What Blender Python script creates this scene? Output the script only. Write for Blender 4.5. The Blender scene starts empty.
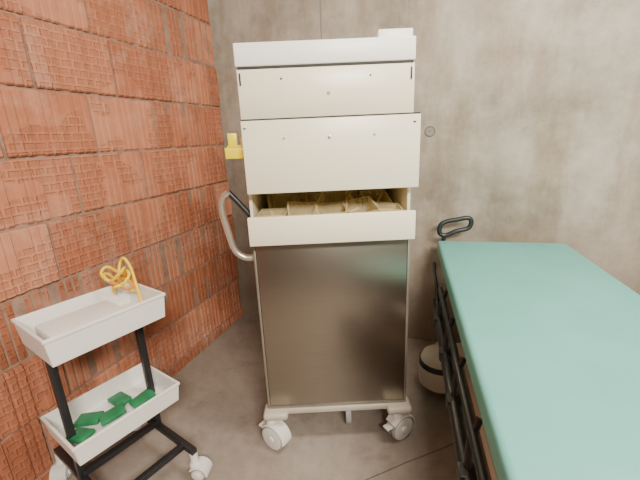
import bpy, bmesh, math, random
from mathutils import Vector, Matrix
random.seed(7)
sc = bpy.context.scene
R = math.radians

# ---------------------------------------------------------------- materials
def newmat(name):
    m = bpy.data.materials.new(name); m.use_nodes = True
    nt = m.node_tree; b = nt.nodes['Principled BSDF']
    return m, nt, b
def N(nt, typ, **kw):
    n = nt.nodes.new(typ)
    for k, v in kw.items(): setattr(n, k, v)
    return n
def ramp(nt, fac, stops):
    r = N(nt, 'ShaderNodeValToRGB'); e = r.color_ramp.elements
    while len(e) < len(stops): e.new(0.5)
    for i, (p, c) in enumerate(stops):
        e[i].position = p; e[i].color = (c[0], c[1], c[2], 1)
    nt.links.new(fac, r.inputs[0]); return r.outputs[0]
def coords(nt, scale=(1,1,1)):
    t = N(nt, 'ShaderNodeTexCoord'); mp = N(nt, 'ShaderNodeMapping')
    mp.inputs['Scale'].default_value = scale
    nt.links.new(t.outputs['Object'], mp.inputs[0]); return mp.outputs[0]
def noise(nt, vec, s, d=4, r=0.55):
    n = N(nt, 'ShaderNodeTexNoise'); n.inputs['Scale'].default_value = s
    n.inputs['Detail'].default_value = d; n.inputs['Roughness'].default_value = r
    nt.links.new(vec, n.inputs['Vector']); return n.outputs['Fac']
def mix(nt, fac, a, b, mode='MIX'):
    m = N(nt, 'ShaderNodeMix', data_type='RGBA', blend_type=mode)
    if isinstance(fac, (int, float)): m.inputs[0].default_value = fac
    else: nt.links.new(fac, m.inputs[0])
    for i, v in ((6, a), (7, b)):
        if isinstance(v, tuple): m.inputs[i].default_value = (v[0], v[1], v[2], 1)
        else: nt.links.new(v, m.inputs[i])
    return m.outputs[2]
def M(nt, op, a, b=None, c=None):
    m = N(nt, 'ShaderNodeMath', operation=op)
    for i, v in enumerate((a, b, c)):
        if v is None: continue
        if isinstance(v, (int, float)): m.inputs[i].default_value = v
        else: nt.links.new(v, m.inputs[i])
    return m.outputs[0]
def bump(nt, b, h, strength=0.3, dist=0.01):
    n = N(nt, 'ShaderNodeBump'); n.inputs['Strength'].default_value = strength
    n.inputs['Distance'].default_value = dist
    nt.links.new(h, n.inputs['Height']); nt.links.new(n.outputs[0], b.inputs['Normal'])
def simple(name, col, rough=0.5, metal=0.0, var=0.06, scale=12, spec=0.5):
    m, nt, b = newmat(name)
    v = coords(nt); f = noise(nt, v, scale, 5)
    lo = tuple(max(0, c*(1-var)) for c in col); hi = tuple(min(1, c*(1+var)) for c in col)
    nt.links.new(ramp(nt, f, [(0.3, lo), (0.7, hi)]), b.inputs['Base Color'])
    b.inputs['Roughness'].default_value = rough; b.inputs['Metallic'].default_value = metal
    b.inputs['Specular IOR Level'].default_value = spec
    return m

m_white = simple('white_laminate', (0.96,0.95,0.91), 0.35, var=0.01)
m_cream = simple('cream_enamel', (0.90,0.835,0.645), 0.32, var=0.02, scale=5)
m_creamdark = simple('cream_enamel_inner', (0.86,0.80,0.62), 0.5, var=0.05)
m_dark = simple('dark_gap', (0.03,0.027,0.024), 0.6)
m_black = simple('black_plastic', (0.016,0.021,0.023), 0.38)
m_blackmetal = simple('black_steel_frame', (0.018,0.018,0.02), 0.35)
m_base = simple('grey_beige_plastic', (0.45,0.41,0.34), 0.45, var=0.05)
m_castor = simple('castor_grey', (0.72,0.70,0.66), 0.4, var=0.03)
m_tyre = simple('tyre_grey', (0.36,0.35,0.34), 0.6)
m_bedcream = simple('bed_cream_plastic', (0.64,0.59,0.48), 0.4, var=0.05)
m_tube = simple('brushed_tube', (0.60,0.54,0.46), 0.32, metal=0.75, var=0.05)
m_yellow = simple('yellow_plastic', (0.95,0.76,0.0), 0.4, var=0.05)
m_cable = simple('yellow_cable', (0.90,0.58,0.01), 0.45, var=0.08)
m_orange = simple('orange_strap', (0.65,0.22,0.02), 0.5)
m_green = simple('green_packet', (0.02,0.20,0.08), 0.5, var=0.3)
m_bin = simple('white_bin_plastic', (0.80,0.79,0.75), 0.4, var=0.03)
m_plaster = simple('painted_plaster', (0.17,0.155,0.14), 0.8, var=0.08, scale=2)
m_ceil = simple('ceiling_concrete', (0.34,0.32,0.29), 0.85, var=0.08, scale=2)
m_mattress, nt, b = newmat('mint_vinyl')
v = coords(nt); f = noise(nt, v, 3, 3)
nt.links.new(ramp(nt, f, [(0.3,(0.14,0.45,0.40)),(0.7,(0.165,0.495,0.445))]), b.inputs['Base Color'])
b.inputs['Roughness'].default_value = 0.5
bump(nt, b, noise(nt, v, 7, 3), 0.25, 0.02)

m_steel, nt, b = newmat('brushed_stainless')
v = coords(nt, (1,1,60)); f = noise(nt, v, 6, 6, 0.7)
nt.links.new(ramp(nt, f, [(0.3,(0.34,0.305,0.26)),(0.7,(0.385,0.35,0.30))]), b.inputs['Base Color'])
b.inputs['Metallic'].default_value = 1.0
v2 = coords(nt); f2 = noise(nt, v2, 3, 4)
rr = N(nt,'ShaderNodeMapRange'); rr.inputs[3].default_value=0.26; rr.inputs[4].default_value=0.34
nt.links.new(f2, rr.inputs[0]); nt.links.new(rr.outputs[0], b.inputs['Roughness'])
bump(nt, b, f, 0.05, 0.002)

m_steeledge = simple('steel_edge', (0.36,0.33,0.285), 0.4, metal=0.8)

m_amber, nt, b = newmat('amber_clear_plastic')
v = coords(nt); f = noise(nt, v, 9, 2)
nt.links.new(ramp(nt, f, [(0.3,(0.88,0.72,0.40)),(0.7,(0.97,0.87,0.60))]), b.inputs['Base Color'])
b.inputs['Roughness'].default_value = 0.12
lw = N(nt,'ShaderNodeLayerWeight'); lw.inputs[0].default_value=0.45
tr = N(nt,'ShaderNodeBsdfTransparent'); tr.inputs[0].default_value=(0.99,0.955,0.85,1)
ms = N(nt,'ShaderNodeMixShader')
mrn = N(nt,'ShaderNodeMapRange'); mrn.inputs[3].default_value=0.22; mrn.inputs[4].default_value=0.9
nt.links.new(lw.outputs['Facing'], mrn.inputs[0]); nt.links.new(mrn.outputs[0], ms.inputs[0])
nt.links.new(tr.outputs[0], ms.inputs[1]); nt.links.new(b.outputs[0], ms.inputs[2])
nt.links.new(ms.outputs[0], nt.nodes['Material Output'].inputs[0])

# raw concrete wall
m_conc, nt, b = newmat('raw_concrete')
v = coords(nt)
f1 = noise(nt, v, 1.5, 9, 0.7); f2 = noise(nt, v, 9, 8, 0.7); f3 = noise(nt, coords(nt,(2.4,1,0.6)), 1.6, 7, 0.65)
c = ramp(nt, f1, [(0.36,(0.28,0.245,0.195)),(0.48,(0.40,0.36,0.30)),(0.60,(0.50,0.455,0.39))])
c2 = ramp(nt, f2, [(0.3,(0.76,0.74,0.71)),(0.6,(1,1,1)),(0.8,(1.0,1.0,1.0))])
c = mix(nt, 0.8, c, c2, 'MULTIPLY')
st = ramp(nt, f3, [(0.38,(0.70,0.63,0.54)),(0.55,(1,1,1))])
c = mix(nt, 0.8, c, st, 'MULTIPLY')
sep = N(nt,'ShaderNodeSeparateXYZ'); nt.links.new(v, sep.inputs[0])
g1 = M(nt,'LESS_THAN', M(nt,'ABSOLUTE', M(nt,'SUBTRACT', sep.outputs[0], 0.743)), 0.005)
g2 = M(nt,'LESS_THAN', M(nt,'ABSOLUTE', M(nt,'SUBTRACT', sep.outputs[0], 3.243)), 0.005)
g = M(nt,'MAXIMUM', g1, g2)
c = mix(nt, M(nt,'MULTIPLY', g, 0.45), c, (0.12,0.10,0.08))
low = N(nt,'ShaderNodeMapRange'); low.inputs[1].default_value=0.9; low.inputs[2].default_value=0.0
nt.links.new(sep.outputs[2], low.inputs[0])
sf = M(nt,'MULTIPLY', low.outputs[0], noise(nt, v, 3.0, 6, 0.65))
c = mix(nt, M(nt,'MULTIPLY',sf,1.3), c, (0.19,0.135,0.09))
vor = N(nt,'ShaderNodeTexVoronoi'); vor.inputs['Scale'].default_value = 26; nt.links.new(v, vor.inputs['Vector'])
pit = M(nt,'LESS_THAN', vor.outputs['Distance'], 0.09)
c = mix(nt, M(nt,'MULTIPLY', pit, 0.35), c, (0.14,0.12,0.10))
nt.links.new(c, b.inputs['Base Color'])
b.inputs['Roughness'].default_value = 0.75
hh = M(nt,'SUBTRACT', f2, M(nt,'ADD', M(nt,'MULTIPLY', pit, 0.6), g))
bump(nt, b, hh, 0.25, 0.006)

m_concdark = simple('concrete_plug', (0.28,0.25,0.215), 0.8, var=0.1)
m_plugring = simple('concrete_plug_ring', (0.15,0.13,0.11), 0.8, var=0.1)

# floor
m_floor, nt, b = newmat('concrete_floor')
v = coords(nt)
f1 = noise(nt, v, 1.4, 7, 0.65); f2 = noise(nt, v, 22, 6, 0.7)
c = ramp(nt, f1, [(0.3,(0.25,0.21,0.175)),(0.5,(0.32,0.275,0.235)),(0.7,(0.385,0.34,0.295))])
c = mix(nt, 0.6, c, ramp(nt, f2, [(0.3,(0.75,0.73,0.7)),(0.6,(1,1,1))]), 'MULTIPLY')
c = mix(nt, ramp(nt, noise(nt, v, 4.5, 8, 0.75), [(0.54,(0,0,0)),(0.68,(0.55,0.55,0.55))]), c, (0.15,0.115,0.09))
dt = N(nt,'ShaderNodeVectorMath', operation='DOT_PRODUCT'); nt.links.new(v, dt.inputs[0]); dt.inputs[1].default_value=(-0.355,0.935,0)
wob = M(nt,'MULTIPLY', M(nt,'SUBTRACT', noise(nt, v, 5, 3), 0.5), 0.012)
gl = M(nt,'LESS_THAN', M(nt,'ABSOLUTE', M(nt,'ADD', M(nt,'SUBTRACT', dt.outputs['Value'], 1.014), wob)), 0.0028)
c = mix(nt, M(nt,'MULTIPLY', gl, 0.8), c, (0.07,0.055,0.045))
nt.links.new(c, b.inputs['Base Color']); b.inputs['Roughness'].default_value = 0.5
bump(nt, b, M(nt,'SUBTRACT', f2, gl), 0.12, 0.004)

# clay blocks
m_clay, nt, b = newmat('hollow_clay_block')
v = coords(nt)
at = N(nt,'ShaderNodeAttribute'); at.attribute_name = 'tint'
f1 = noise(nt, v, 6, 7, 0.65)
c = ramp(nt, M(nt,'ADD', M(nt,'MULTIPLY', f1, 0.6), M(nt,'MULTIPLY', at.outputs['Fac'], 0.4)),
         [(0.25,(0.31,0.105,0.05)),(0.5,(0.45,0.165,0.085)),(0.75,(0.56,0.24,0.14))])
br = N(nt,'ShaderNodeTexBrick'); br.offset=0.5; br.inputs['Scale'].default_value=1.0
br.inputs['Brick Width'].default_value=0.046; br.inputs['Row Height'].default_value=0.032
br.inputs['Mortar Size'].default_value=0.006; br.inputs['Mortar Smooth'].default_value=0.4
cmb = N(nt,'ShaderNodeCombineXYZ'); sp = N(nt,'ShaderNodeSeparateXYZ'); nt.links.new(v, sp.inputs[0])
nt.links.new(sp.outputs[0], cmb.inputs[0]); nt.links.new(sp.outputs[2], cmb.inputs[1]); nt.links.new(cmb.outputs[0], br.inputs['Vector'])
band = M(nt,'GREATER_THAN', noise(nt, coords(nt,(1.0,1,1.4)), 2.2, 2), 0.48)
imp = M(nt,'MULTIPLY', M(nt,'SUBTRACT', 1.0, br.outputs['Fac']), band)
c = mix(nt, M(nt,'MULTIPLY', imp, 0.30), c, (0.24,0.075,0.04))
dust = ramp(nt, noise(nt, v, 3.5, 8, 0.75), [(0.50,(0,0,0)),(0.72,(0.6,0.6,0.6))])
c = mix(nt, dust, c, (0.60,0.38,0.28))
nt.links.new(c, b.inputs['Base Color']); b.inputs['Roughness'].default_value=0.85
bump(nt, b, M(nt,'SUBTRACT', M(nt,'MULTIPLY', f1, 0.6), M(nt,'MULTIPLY', imp, 0.9)), 0.6, 0.010)

m_mortar, nt, b = newmat('mortar')
v = coords(nt); f = noise(nt, v, 18, 7, 0.7)
nt.links.new(ramp(nt, f, [(0.3,(0.22,0.13,0.09)),(0.7,(0.40,0.27,0.20))]), b.inputs['Base Color'])
b.inputs['Roughness'].default_value=0.9; bump(nt, b, f, 0.5, 0.01)

# ---------------------------------------------------------------- mesh helpers
def group(name, loc, rz=0):
    e = bpy.data.objects.new(name, None); e.empty_display_size = 0.1
    sc.collection.objects.link(e); e.location = loc; e.rotation_euler = (0,0,R(rz)); return e
def finish(name, bm, mat, parent=None, smooth=False, mw=None):
    me = bpy.data.meshes.new(name); bmesh.ops.recalc_face_normals(bm, faces=bm.faces)
    bm.to_mesh(me); bm.free()
    mats = mat if isinstance(mat, (list,tuple)) else [mat]
    for m in mats: me.materials.append(m)
    if smooth:
        for p in me.polygons: p.use_smooth = True
        me.set_sharp_from_angle(angle=R(40))
    o = bpy.data.objects.new(name, me); sc.collection.objects.link(o)
    if parent: o.parent = parent
    if mw is not None: o.matrix_basis = mw
    return o
def bm_box(bm, x0,x1,y0,y1,z0,z1, bev=0.0, seg=2, mi=0, mat=None):
    r = bmesh.ops.create_cube(bm, size=1.0)
    vs = r['verts']
    for v in vs:
        v.co = Vector(((x0+x1)/2+v.co.x*(x1-x0), (y0+y1)/2+v.co.y*(y1-y0), (z0+z1)/2+v.co.z*(z1-z0)))
    fs = set(f for v in vs for f in v.link_faces)
    if bev > 0:
        es = list({e for v in vs for e in v.link_edges})
        rr = bmesh.ops.bevel(bm, geom=es, offset=bev, segments=seg, profile=0.5, affect='EDGES')
        fs = set(rr['faces']) | {f for f in fs if f.is_valid}
        vs = list({v for f in fs for v in f.verts})
    for f in fs: f.material_index = mi
    if mat is not None: bmesh.ops.transform(bm, matrix=mat, verts=vs)
    return vs
def box(name, x0,x1,y0,y1,z0,z1, mat, parent=None, bev=0.002, seg=2, mw=None):
    bm = bmesh.new(); bm_box(bm, x0,x1,y0,y1,z0,z1, bev, seg)
    return finish(name, bm, mat, parent, smooth=bev>0, mw=mw)
def boxes(name, lst, mat, parent=None, bev=0.0015, mw=None):
    bm = bmesh.new()
    for l in lst: bm_box(bm, *l, bev)
    return finish(name, bm, mat, parent, smooth=True, mw=mw)
def lathe(name, prof, mat, parent=None, n=32, mw=None):
    bm = bmesh.new(); rings=[]
    for r,z in prof:
        rings.append([bm.verts.new((r*math.cos(2*math.pi*i/n), r*math.sin(2*math.pi*i/n), z)) for i in range(n)])
    for a,b_ in zip(rings, rings[1:]):
        for i in range(n): bm.faces.new((a[i],a[(i+1)%n],b_[(i+1)%n],b_[i]))
    bm.faces.new(rings[0]); bm.faces.new(rings[-1])
    return finish(name, bm, mat, parent, smooth=True, mw=mw)
def catmull(pts, k=8, closed=False):
    P=[Vector(p) for p in pts]; out=[]; n=len(P)
    rng = range(n) if closed else range(n-1)
    for i in rng:
        if closed: p0,p1,p2,p3 = P[i-1],P[i],P[(i+1)%n],P[(i+2)%n]
        else: p0,p1,p2,p3 = P[max(i-1,0)],P[i],P[i+1],P[min(i+2,n-1)]
        for j in range(k):
            t=j/k
            out.append(0.5*((2*p1)+(-p0+p2)*t+(2*p0-5*p1+4*p2-p3)*t*t+(-p0+3*p1-3*p2+p3)*t**3))
    if not closed: out.append(P[-1])
    return out
def tube(name, pts, r, mat, parent=None, smooth=True, closed=False, k=8, mw=None):
    pp = catmull(pts,k,closed) if smooth else [Vector(p) for p in pts]
    cu = bpy.data.curves.new(name,'CURVE'); cu.dimensions='3D'; cu.bevel_depth=r; cu.bevel_resolution=4; cu.use_fill_caps=True
    s = cu.splines.new('POLY'); s.points.add(len(pp)-1); s.use_cyclic_u = closed
    for q,p in zip(s.points,pp): q.co=(p.x,p.y,p.z,1)
    o = bpy.data.objects.new(name,cu); sc.collection.objects.link(o)
    dg = bpy.context.evaluated_depsgraph_get()
    me = bpy.data.meshes.new_from_object(o.evaluated_get(dg))
    bpy.data.objects.remove(o); me.materials.clear(); me.materials.append(mat); me.name=name
    for p in me.polygons: p.use_smooth=True
    o = bpy.data.objects.new(name,me); sc.collection.objects.link(o)
    if parent: o.parent=parent
    if mw is not None: o.matrix_basis=mw
    return o
def openbox(name, w,d,h,t, mat, parent, mw=None, taper=0.9, lip=0.0):
    bm=bmesh.new()
    def ring(hw,hd,z): return [bm.verts.new(p) for p in ((-hw,-hd,z),(hw,-hd,z),(hw,hd,z),(-hw,hd,z))]
    a=ring(w/2*taper,d/2*taper,0)
    seq=[a]
    if lip>0: seq+=[ring(w/2,d/2,h-0.012), ring(w/2+lip,d/2+lip,h-0.012), ring(w/2+lip,d/2+lip,h)]
    else: seq+=[ring(w/2,d/2,h)]
    seq += [ring(w/2-t,d/2-t,h), ring(w/2*taper-t,d/2*taper-t,t)]
    for p,q in zip(seq,seq[1:]):
        for i in range(4): bm.faces.new((p[i],p[(i+1)%4],q[(i+1)%4],q[i]))
    bm.faces.new(seq[0]); bm.faces.new(seq[-1])
    bmesh.ops.bevel(bm, geom=list(bm.edges), offset=min(0.002,t*0.35), segments=1, affect='EDGES')
    return finish(name,bm,mat,parent,mw=mw)
T=Matrix.Translation
def Rot(a,ax): return Matrix.Rotation(R(a),4,ax)

# ---------------------------------------------------------------- room (rotated 20 deg)
CX,CY=-0.638,2.62
roomrz=-20.0
wm=T((CX,CY,0))@Rot(roomrz,'Z')
bm=bmesh.new(); bm_box(bm,-3.2,5.2,-3.6,4.4,-0.06,0.0)
floor=finish('floor',bm,m_floor)
bm=bmesh.new(); bm_box(bm,-0.3,4.6,0,0.2,0,2.9)
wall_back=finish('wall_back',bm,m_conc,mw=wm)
bm=bmesh.new(); bm_box(bm,4.4,4.6,-4.8,0.0,0,2.9)
finish('wall_right',bm,m_plaster,mw=wm)
bm=bmesh.new(); bm_box(bm,-0.2,4.6,-4.8,-4.6,0,2.9)
finish('wall_front',bm,m_plaster,mw=wm)
bm=bmesh.new(); bm_box(bm,-0.3,4.6,-4.8,0.2,2.9,3.0)
finish('ceiling',bm,m_ceil,mw=wm)
gh=group('wall_tie_plug',(0,0,0)); gh.matrix_basis=wm@T((1.378,0,1.352))
lathe('plug_ring',[(0.020,0.0),(0.020,0.002),(0.030,0.002),(0.030,0.0)],m_plugring,gh,mw=Rot(90,'X'))
lathe('plug_core',[(0.023,0.0),(0.023,0.0038),(0.004,0.0038),(0.004,0.0)],m_concdark,gh,mw=Rot(90,'X'))
# brick wall
wb = Matrix(((-0.342,0.94,0,CX),(-0.94,-0.342,0,CY),(0,0,1,0),(0,0,0,1)))
bm=bmesh.new(); lay=bm.faces.layers.float.new('tint')
L,H=0.372,0.25; mj=0.010
z=0.07-H; row=0
while z<2.85:
    off=[0.20,0.04,0.28,0.12][row%4]
    x=-0.4+off
    while x<4.6:
        x0,x1=max(x+mj/2,-0.0),x+L-mj/2; z0,z1=max(z+mj/2,0.0),min(z+H-mj/2,2.9)
        x += L
        if x1-x0<0.02 or z1-z0<0.02: continue
        tint=random.random(); dy=random.uniform(-0.005,0.005); skew=random.uniform(-0.004,0.004)
        prof=[]; n=11; pw=(x1-x0)/n
        for i in range(n):
            a=x0+i*pw
            d=0.0 if i not in (3,7) else -0.007
            prof += [(a+0.002,-0.006+dy),(a+0.007,d+dy),(a+pw-0.007,d+dy),(a+pw-0.002,-0.006+dy)]
        cols=[]
        for px,py in prof:
            cols.append((bm.verts.new((px,py-0.006,z0)),bm.verts.new((px,py,z0+0.006)),bm.verts.new((px,py+skew,z1-0.006)),bm.verts.new((px,py-0.006,z1))))
        fc=[]
        for a,b_ in zip(cols,cols[1:]):
            for k in range(3): fc.append(bm.faces.new((a[k],b_[k],b_[k+1],a[k+1])))
        for c_,xx in ((cols[0],x0-0.001),(cols[-1],x1+0.001)):
            back=[bm.verts.new((xx,-0.05,vv.co.z)) for vv in c_]
            for k in range(3): fc.append(bm.faces.new((c_[k],c_[k+1],back[k+1],back[k])))
        for k in (0,3):
            bb0=bm.verts.new((x0,-0.05,cols[0][k].co.z)); bb1=bm.verts.new((x1,-0.05,cols[0][k].co.z))
            fc.append(bm.faces.new([c_[k] for c_ in cols]+[bb1,bb0]))
        for f in fc: f[lay]=tint
    z+=H; row+=1
bm_box(bm,-0.02,4.82,-0.2,-0.010,0,2.9,0,mi=1)
wall_left=finish('wall_left',bm,[m_clay,m_mortar],mw=wb)

# ---------------------------------------------------------------- castor builder
def castor(parent,x,y,ang,rad=0.055,top=0.155,pre='castor',hub=m_castor,brake=True):
    B=T((x,y,0))@Rot(ang,'Z')
    off=0.018
    for s in (-1,1):
        W=B@T((s*0.017,off,rad))@Rot(90,'Y')@Rot(0 if s>0 else 180,'X')
        lathe(pre+'_tyre',[(rad-0.012,-0.011),(rad-0.003,-0.011),(rad,-0.007),(rad,0.006),(rad-0.003,0.010),(rad-0.008,0.011)],m_tyre,parent,mw=W)
        lathe(pre+'_hub',[(rad-0.007,0.002),(rad-0.007,0.0125),(rad-0.012,0.0145),(0.016,0.0135),(0.014,0.019),(0.006,0.021)],hub,parent,mw=W)
    bm=bmesh.new(); n=14; inner=rad+0.003; outer=rad+0.009
    prev=None
    for i in range(n+1):
        a=R(-5+ i*150/n)
        ca,sa=math.cos(a),math.sin(a)
        ring=[bm.verts.new((xx,off+rr*ca,rad+rr*sa)) for xx,rr in ((-0.031,inner),(0.031,inner),(0.029,outer),(-0.029,outer))]
        if prev:
            for k in range(4): bm.faces.new((prev[k],prev[(k+1)%4],ring[(k+1)%4],ring[k]))
        else: bm.faces.new(ring)
        prev=ring
    bm.faces.new(prev)
    bm_box(bm,-0.006,0.006,off-0.03,off+0.03,rad-0.01,rad*1.98,0.001)
    finish(pre+'_hood',bm,hub,parent,smooth=True,mw=B)
    lathe(pre+'_stem',[(0.022,2*rad-0.012),(0.024,2*rad+0.004),(0.02,2*rad+0.012),(0.016,2*rad+0.02),(0.016,top)],hub,parent,mw=B)
    if brake:
        box(pre+'_brake_pedal',-0.018,0.018,off-rad-0.026,off-rad+0.012,rad+0.020,rad+0.030,hub,parent,0.004,3,mw=B)

# ---------------------------------------------------------------- medical trolley
G=group('medical_supply_trolley',(0.045,1.352,0),0.6)
W=0.31
boxes('lower_cabinet_shell',[(-W,-W+0.010,0,0.45,0.185,0.964),(W-0.010,W,0,0.45,0.185,0.964),
      (-W,W,0.438,0.45,0.185,0.964),(-W,W,0,0.45,0.185,0.2),(-W,W,0,0.45,0.952,0.966)],m_steeledge,G)
box('steel_door',-W+0.012,W-0.012,-0.002,0.016,0.203,0.95,m_steel,G,0.0015)
box('door_bottom_channel',-W+0.004,W-0.004,-0.004,0.004,0.188,0.198,m_steeledge,G,0.001)
boxes('upper_side_panels',[(-W+0.002,-W+0.014,0.01,0.45,0.966,1.588),(W-0.014,W-0.002,0.01,0.45,0.966,1.588)],m_cream,G)
box('upper_back_panel',-W+0.014,W-0.014,0.44,0.45,0.966,1.588,m_creamdark,G)
box('worktop',-W+0.000,W-0.000,-0.004,0.46,1.590,1.664,m_white,G,0.004,3)
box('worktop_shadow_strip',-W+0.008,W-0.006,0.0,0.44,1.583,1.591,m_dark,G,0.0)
box('worktop_raised_end',0.185,0.305,0.02,0.16,1.663,1.694,m_white,G,0.004)
def drawer(tag,y,z0,z1,zt,mat=m_cream,x0=-W+0.003,x1=W-0.001):
    boxes(tag+'_front',[(x0,x1,y,y+0.018,z0,z1)],mat,G,0.003)
    boxes(tag+'_tray',[(-0.285,-0.28,y+0.018,0.40+y,z0+0.012,zt),(0.28,0.285,y+0.018,0.40+y,z0+0.012,zt),
        (-0.285,0.285,0.395+y,0.40+y,z0+0.012,zt),(-0.285,0.285,y+0.018,0.40+y,z0+0.010,z0+0.014)],m_creamdark if tag!='drawer_low' else m_cream,G,0.001)
drawer('drawer_top',0.0,1.418,1.582,1.55)
drawer('drawer_middle',-0.054,1.160,1.412,1.38,x0=-W+0.010,x1=W+0.010)
drawer('drawer_low',-0.068,0.968,1.076,1.02)
box('drawer_middle_top_lip',-W+0.012,W+0.008,-0.052,-0.01,1.4125,1.417,m_dark,G,0.0)
def dot(x,y,z,r,mat=m_dark,nm='screw_hole',d=0.002):
    lathe(nm,[(r,0),(r,d),(r*0.6,d+0.001)],mat,G,n=14,mw=T((x,y,z))@Rot(90,'X'))
for x in (-0.155,0.155): dot(x,0.001,1.548,0.0035)
dot(0.008,0.001,1.497,0.006,m_base,'drawer_top_button',0.003)
dot(-0.155,-0.053,1.350,0.0045,m_base); dot(0.16,-0.053,1.350,0.0045,m_base)
dot(0.003,-0.053,1.348,0.006,m_tube,'drawer_middle_screw',0.003)
for x in (-0.297,0.297):
    box('drawer_top_notch',x-0.003,x+0.003,-0.002,0.004,1.53,1.57,m_dark,G,0.0005)
for x in (-0.285,0.302):
    box('drawer_middle_slot',x-0.008,x+0.002,-0.056,-0.05,1.385,1.389,m_dark,G,0.0004)
k=0
for (x,y,w,d,h,rz,tx,ty,z) in [(-0.225,0.045,0.10,0.14,0.08,0,0,0,0.994),(-0.115,0.055,0.11,0.15,0.08,5,14,5,1.0),
     (0.01,0.055,0.12,0.14,0.08,-6,6,-4,1.0),(0.13,0.07,0.11,0.14,0.08,9,12,-8,1.005),(0.225,0.05,0.09,0.13,0.08,-5,0,6,0.998),
     (-0.205,0.21,0.13,0.18,0.06,12,24,12,1.02),(-0.09,0.22,0.14,0.18,0.06,-20,28,-8,1.03),(0.04,0.21,0.14,0.17,0.06,14,24,-14,1.025),
     (0.15,0.22,0.13,0.18,0.06,-28,26,12,1.03),(0.215,0.20,0.10,0.17,0.06,8,22,-6,1.025),
     (-0.18,0.28,0.15,0.14,0.03,15,50,6,1.055),(0.08,0.29,0.16,0.14,0.03,-12,50,-10,1.055),(-0.04,0.29,0.13,0.14,0.03,8,54,16,1.06),(0.19,0.28,0.13,0.14,0.03,14,52,5,1.055)]:
    openbox('amber_bin_%d'%k,w,d,h,0.0025,m_amber,G,mw=T((x,y,z))@Rot(rz,'Z')@Rot(tx,'X')@Rot(ty,'Y'),taper=0.86,lip=0.005); k+=1
bm=bmesh.new()
bm_box(bm,-0.295,0.305,-0.012,0.46,0.160,0.186,0.006)
for sx in (-1,1):
    for yy in (0.0,0.45):
        bm_box(bm,sx*0.275-0.055,sx*0.275+0.055,yy-0.045,yy+0.045,0.152,0.187,0.014,3)
finish('trolley_base',bm,m_base,G,smooth=True)
castor(G,-0.300,-0.01,-125,0.060,0.158,'castor_front_left')
castor(G,0.268,-0.01,-60,0.060,0.158,'castor_front_right')
castor(G,-0.27,0.43,60,0.060,0.158,'castor_rear_left')
castor(G,0.27,0.43,10,0.060,0.158,'castor_rear_right')
box('track_arm',0.03,0.075,0.06,0.16,0.12,0.162,m_black,G,0.005)
lathe('track_wheel',[(0.04,-0.012),(0.06,-0.012),(0.06,0.012),(0.04,0.012)],m_tyre,G,mw=T((0.055,0.11,0.0605))@Rot(90,'Y'))
tube('push_handle',[(-0.312,0.05,0.887),(-0.355,0.05,0.890),(-0.392,0.05,0.925),(-0.412,0.05,1.01),(-0.425,0.05,1.09),(-0.416,0.05,1.135),(-0.39,0.05,1.158)],0.0145,m_tube,G)
tube('handle_upper_arm',[(-0.392,0.05,1.158),(-0.36,0.05,1.12),(-0.306,0.05,1.05)],0.0115,m_black,G)  # upper end of the handle tube, its shade painted in as black
lathe('handle_mount',[(0.022,0),(0.022,0.006),(0.015,0.012)],m_tube,G,mw=T((-0.309,0.05,0.887))@Rot(-90,'Y'))
boxes('yellow_clip',[(-0.368,-0.300,0.012,0.05,1.325,1.333),(-0.370,-0.364,0.012,0.05,1.285,1.33),(-0.378,-0.306,0.008,0.014,1.285,1.325),(-0.363,-0.330,0.008,0.016,1.325,1.375),(-0.318,-0.306,0.012,0.05,1.29,1.36)],m_yellow,G,0.002)

# ---------------------------------------------------------------- bin cart (left)
K=Vector((-0.612,1.29,0))
rz=math.degrees(math.atan2(-0.81,-0.58))
C=group('storage_bin_cart',(K.x,K.y,0),rz)
def tray(nm,z,l,d,h,x0=0,y0=0,tilt=0):
    openbox(nm,l,d,h,0.006,m_bin,C,mw=T((x0+l/2,y0-d/2,z-h))@Rot(tilt,'X'),taper=0.96,lip=0.004)
tray('bin_upper',0.795,0.40,0.27,0.10)
tray('bin_lower',0.385,0.40,0.27,0.085,0,-0.01)
for xx in (0.05,0.36):
    boxes('post',[(xx-0.0125,xx+0.0125,-0.165,-0.14,0.14,0.69)],m_blackmetal,C,0.002)
    boxes('foot_bar',[(xx-0.0125,xx+0.0125,-0.40,0.11,0.118,0.143)],m_blackmetal,C,0.002)
    for yy in (0.10,-0.39):
        castor(C,xx,yy,30 if yy>0 else -40,0.032,0.12,'castor',m_castor,False)
boxes('base_cross_bars',[(0.05,0.36,-0.16,-0.135,0.143,0.168),(0.05,0.36,0.03,0.055,0.120,0.142)],m_blackmetal,C,0.002)
boxes('tray_supports',[(0.03,0.38,-0.20,-0.04,0.286,0.299),(0.03,0.38,-0.20,-0.04,0.682,0.694)],m_blackmetal,C,0.002)
for i in range(5):
    rnd=random.random
    box('green_packet_%d'%i,-0.03,0.03,-0.045,0.045,0,0.018,m_green,C,0.004,mw=T((0.10+i*0.06,-0.13-0.07*(i%2),0.312+0.006*(i%3)))@Rot(rnd()*90,'Z')@Rot(10*rnd(),'X'))
for i in range(4):
    pts=[]
    for a in range(0,360,30):
        t=R(a); rr=0.055+0.012*math.sin(3*t+i)
        pts.append((0.055+rr*math.cos(t)*0.7+0.006*i,-0.20+rr*0.8*math.sin(t),0.80+0.022*i+0.022*math.sin(2*t+i*1.3)))
    tube('cable_coil_%d'%i,pts,0.006,m_cable if i!=1 else m_orange,C,closed=True,k=4)
tube('cable_end',[(0.06,-0.21,0.84),(0.035,-0.23,0.89),(0.025,-0.21,0.91),(0.02,-0.18,0.87),(0.03,-0.14,0.80),(0.05,-0.08,0.74)],0.006,m_cable,C)
box('boxed_supplies',0.12,0.36,-0.22,-0.05,0.703,0.765,m_bin,C,0.004)

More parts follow.
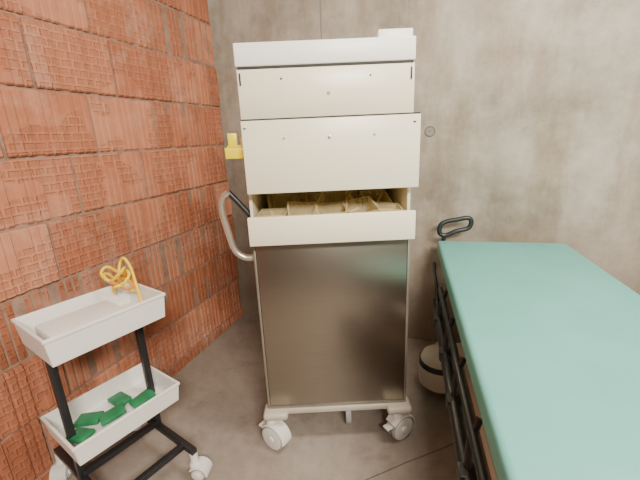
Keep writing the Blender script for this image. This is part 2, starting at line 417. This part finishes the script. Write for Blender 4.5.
# ---------------------------------------------------------------- stretcher (right)
S=group('patient_stretcher',(0.675,1.985,0),-13.5)
bw,bl=0.66,1.95
box('mattress',0,bw,-bl,0,0.670,0.75,m_mattress,S,0.018,4)
boxes('mattress_platform',[(0.012,bw-0.012,-bl+0.01,-0.01,0.650,0.672)],m_black,S,0.003)
boxes('bed_frame',[(0.03,0.07,-bl+0.05,-0.04,0.59,0.651),(bw-0.07,bw-0.03,-bl+0.05,-0.04,0.59,0.651),(0.03,bw-0.03,-0.08,-0.04,0.59,0.651),(0.03,bw-0.03,-bl+0.05,-bl+0.09,0.59,0.651),(0.03,bw-0.03,-1.0,-0.94,0.59,0.651)],m_bedcream,S,0.004)
tube('grab_handle',[(0.012,0.01,0.79),(0.015,0.012,0.835),(0.045,0.015,0.856),(0.10,0.015,0.868),(0.160,0.015,0.878),(0.178,0.015,0.855),(0.163,0.012,0.820),(0.10,0.01,0.802),(0.045,0.01,0.777)],0.013,m_black,S,closed=True)
tube('grab_handle_arm',[(0.04,0.01,0.78),(0.030,0.012,0.72),(0.030,0.0,0.66),(0.05,-0.06,0.62)],0.012,m_black,S)
for xs,s in ((-0.018,-1),(bw+0.018,1)):
    tube('side_guard_rail',[(xs,-0.36,0.545),(xs,-0.41,0.51),(xs,-0.6,0.50),(xs,-1.2,0.50),(xs,-1.6,0.50),(xs,-1.66,0.52)],0.022,m_black,S)
    tube('side_guard_upper',[(xs+s*-0.012,-0.36,0.60),(xs-s*0.012,-0.9,0.60),(xs-s*0.012,-1.6,0.60)],0.013,m_black,S)
    for i in range(5):
        yy=-0.50-i*0.27
        tube('side_guard_link',[(xs-s*0.03,yy+0.06,0.63),(xs-s*0.005,yy+0.03,0.57),(xs,yy,0.50)],0.010,m_black,S)
        box('guard_clamp',xs-0.025,xs+0.025,yy-0.025,yy+0.025,0.48,0.52,m_black,S,0.006)
    tube('corner_bumper',[(xs+0.004,-0.03,0.62),(xs,-0.12,0.60),(xs,-0.25,0.585),(xs,-0.38,0.53)],0.010,m_black,S)
boxes('base_cover',[(0.12,bw-0.12,-1.75,-0.2,0.17,0.24)],m_bedcream,S,0.03)
boxes('base_cross',[(0.0,bw,-0.36,-0.20,0.17,0.22),(0.0,bw,-1.80,-1.64,0.17,0.22)],m_bedcream,S,0.015)
for yy in (-0.55,-1.4):
    lathe('lift_column',[(0.09,0.23),(0.09,0.26),(0.07,0.27),(0.07,0.45),(0.055,0.46),(0.055,0.60)],m_bedcream,S,mw=T((bw/2,yy,0)))
    lathe('column_bellows',[(0.085,0.27)]+[(0.08+0.008*(j%2),0.27+0.012*j) for j in range(1,12)],m_black,S,mw=T((bw/2,yy,0)))
for xx,yy in ((0.015,-0.34),(bw-0.015,-0.34),(0.015,-1.72),(bw-0.015,-1.72)):
    lathe('castor_cover',[(0.098,0.055),(0.108,0.065),(0.110,0.15),(0.106,0.19),(0.09,0.225),(0.05,0.245),(0.005,0.25)],m_bedcream,S,mw=T((xx,yy,0)))
    lathe('castor_cover_band',[(0.106,0.168),(0.1115,0.17),(0.109,0.196),(0.100,0.198)],m_black,S,mw=T((xx,yy,0)))
    castor(S,xx,yy-0.01,15,0.060,0.13,'stretcher_castor',m_castor,False)

# ---------------------------------------------------------------- lights
def area(name,loc,rot,sx,sy,p,col):
    l=bpy.data.lights.new(name,'AREA'); l.shape='RECTANGLE'; l.size=sx; l.size_y=sy; l.energy=p; l.color=col
    o=bpy.data.objects.new(name,l); sc.collection.objects.link(o); o.location=loc; o.rotation_euler=[R(a) for a in rot]; return o
area('ceiling_lamp',(0.75,-1.7,2.80),(42,0,8),1.3,0.5,270,(1.0,0.92,0.80))
area('ceiling_lamp.001',(1.0,0.8,2.85),(0,0,0),1.2,0.4,60,(1.0,0.92,0.80))
w=bpy.data.worlds.new('world'); sc.world=w; w.use_nodes=True
w.node_tree.nodes['Background'].inputs[0].default_value=(1.0,0.90,0.78,1); w.node_tree.nodes['Background'].inputs[1].default_value=0.4

# ---------------------------------------------------------------- camera
cam=bpy.data.cameras.new('camera'); co=bpy.data.objects.new('camera',cam); sc.collection.objects.link(co)
cam.sensor_width=36; cam.lens=20.25; cam.clip_start=0.02
co.matrix_world = T((0,0,1.35))@Rot(90-16,'X')@Rot(-2.5,'Z')
sc.camera=co
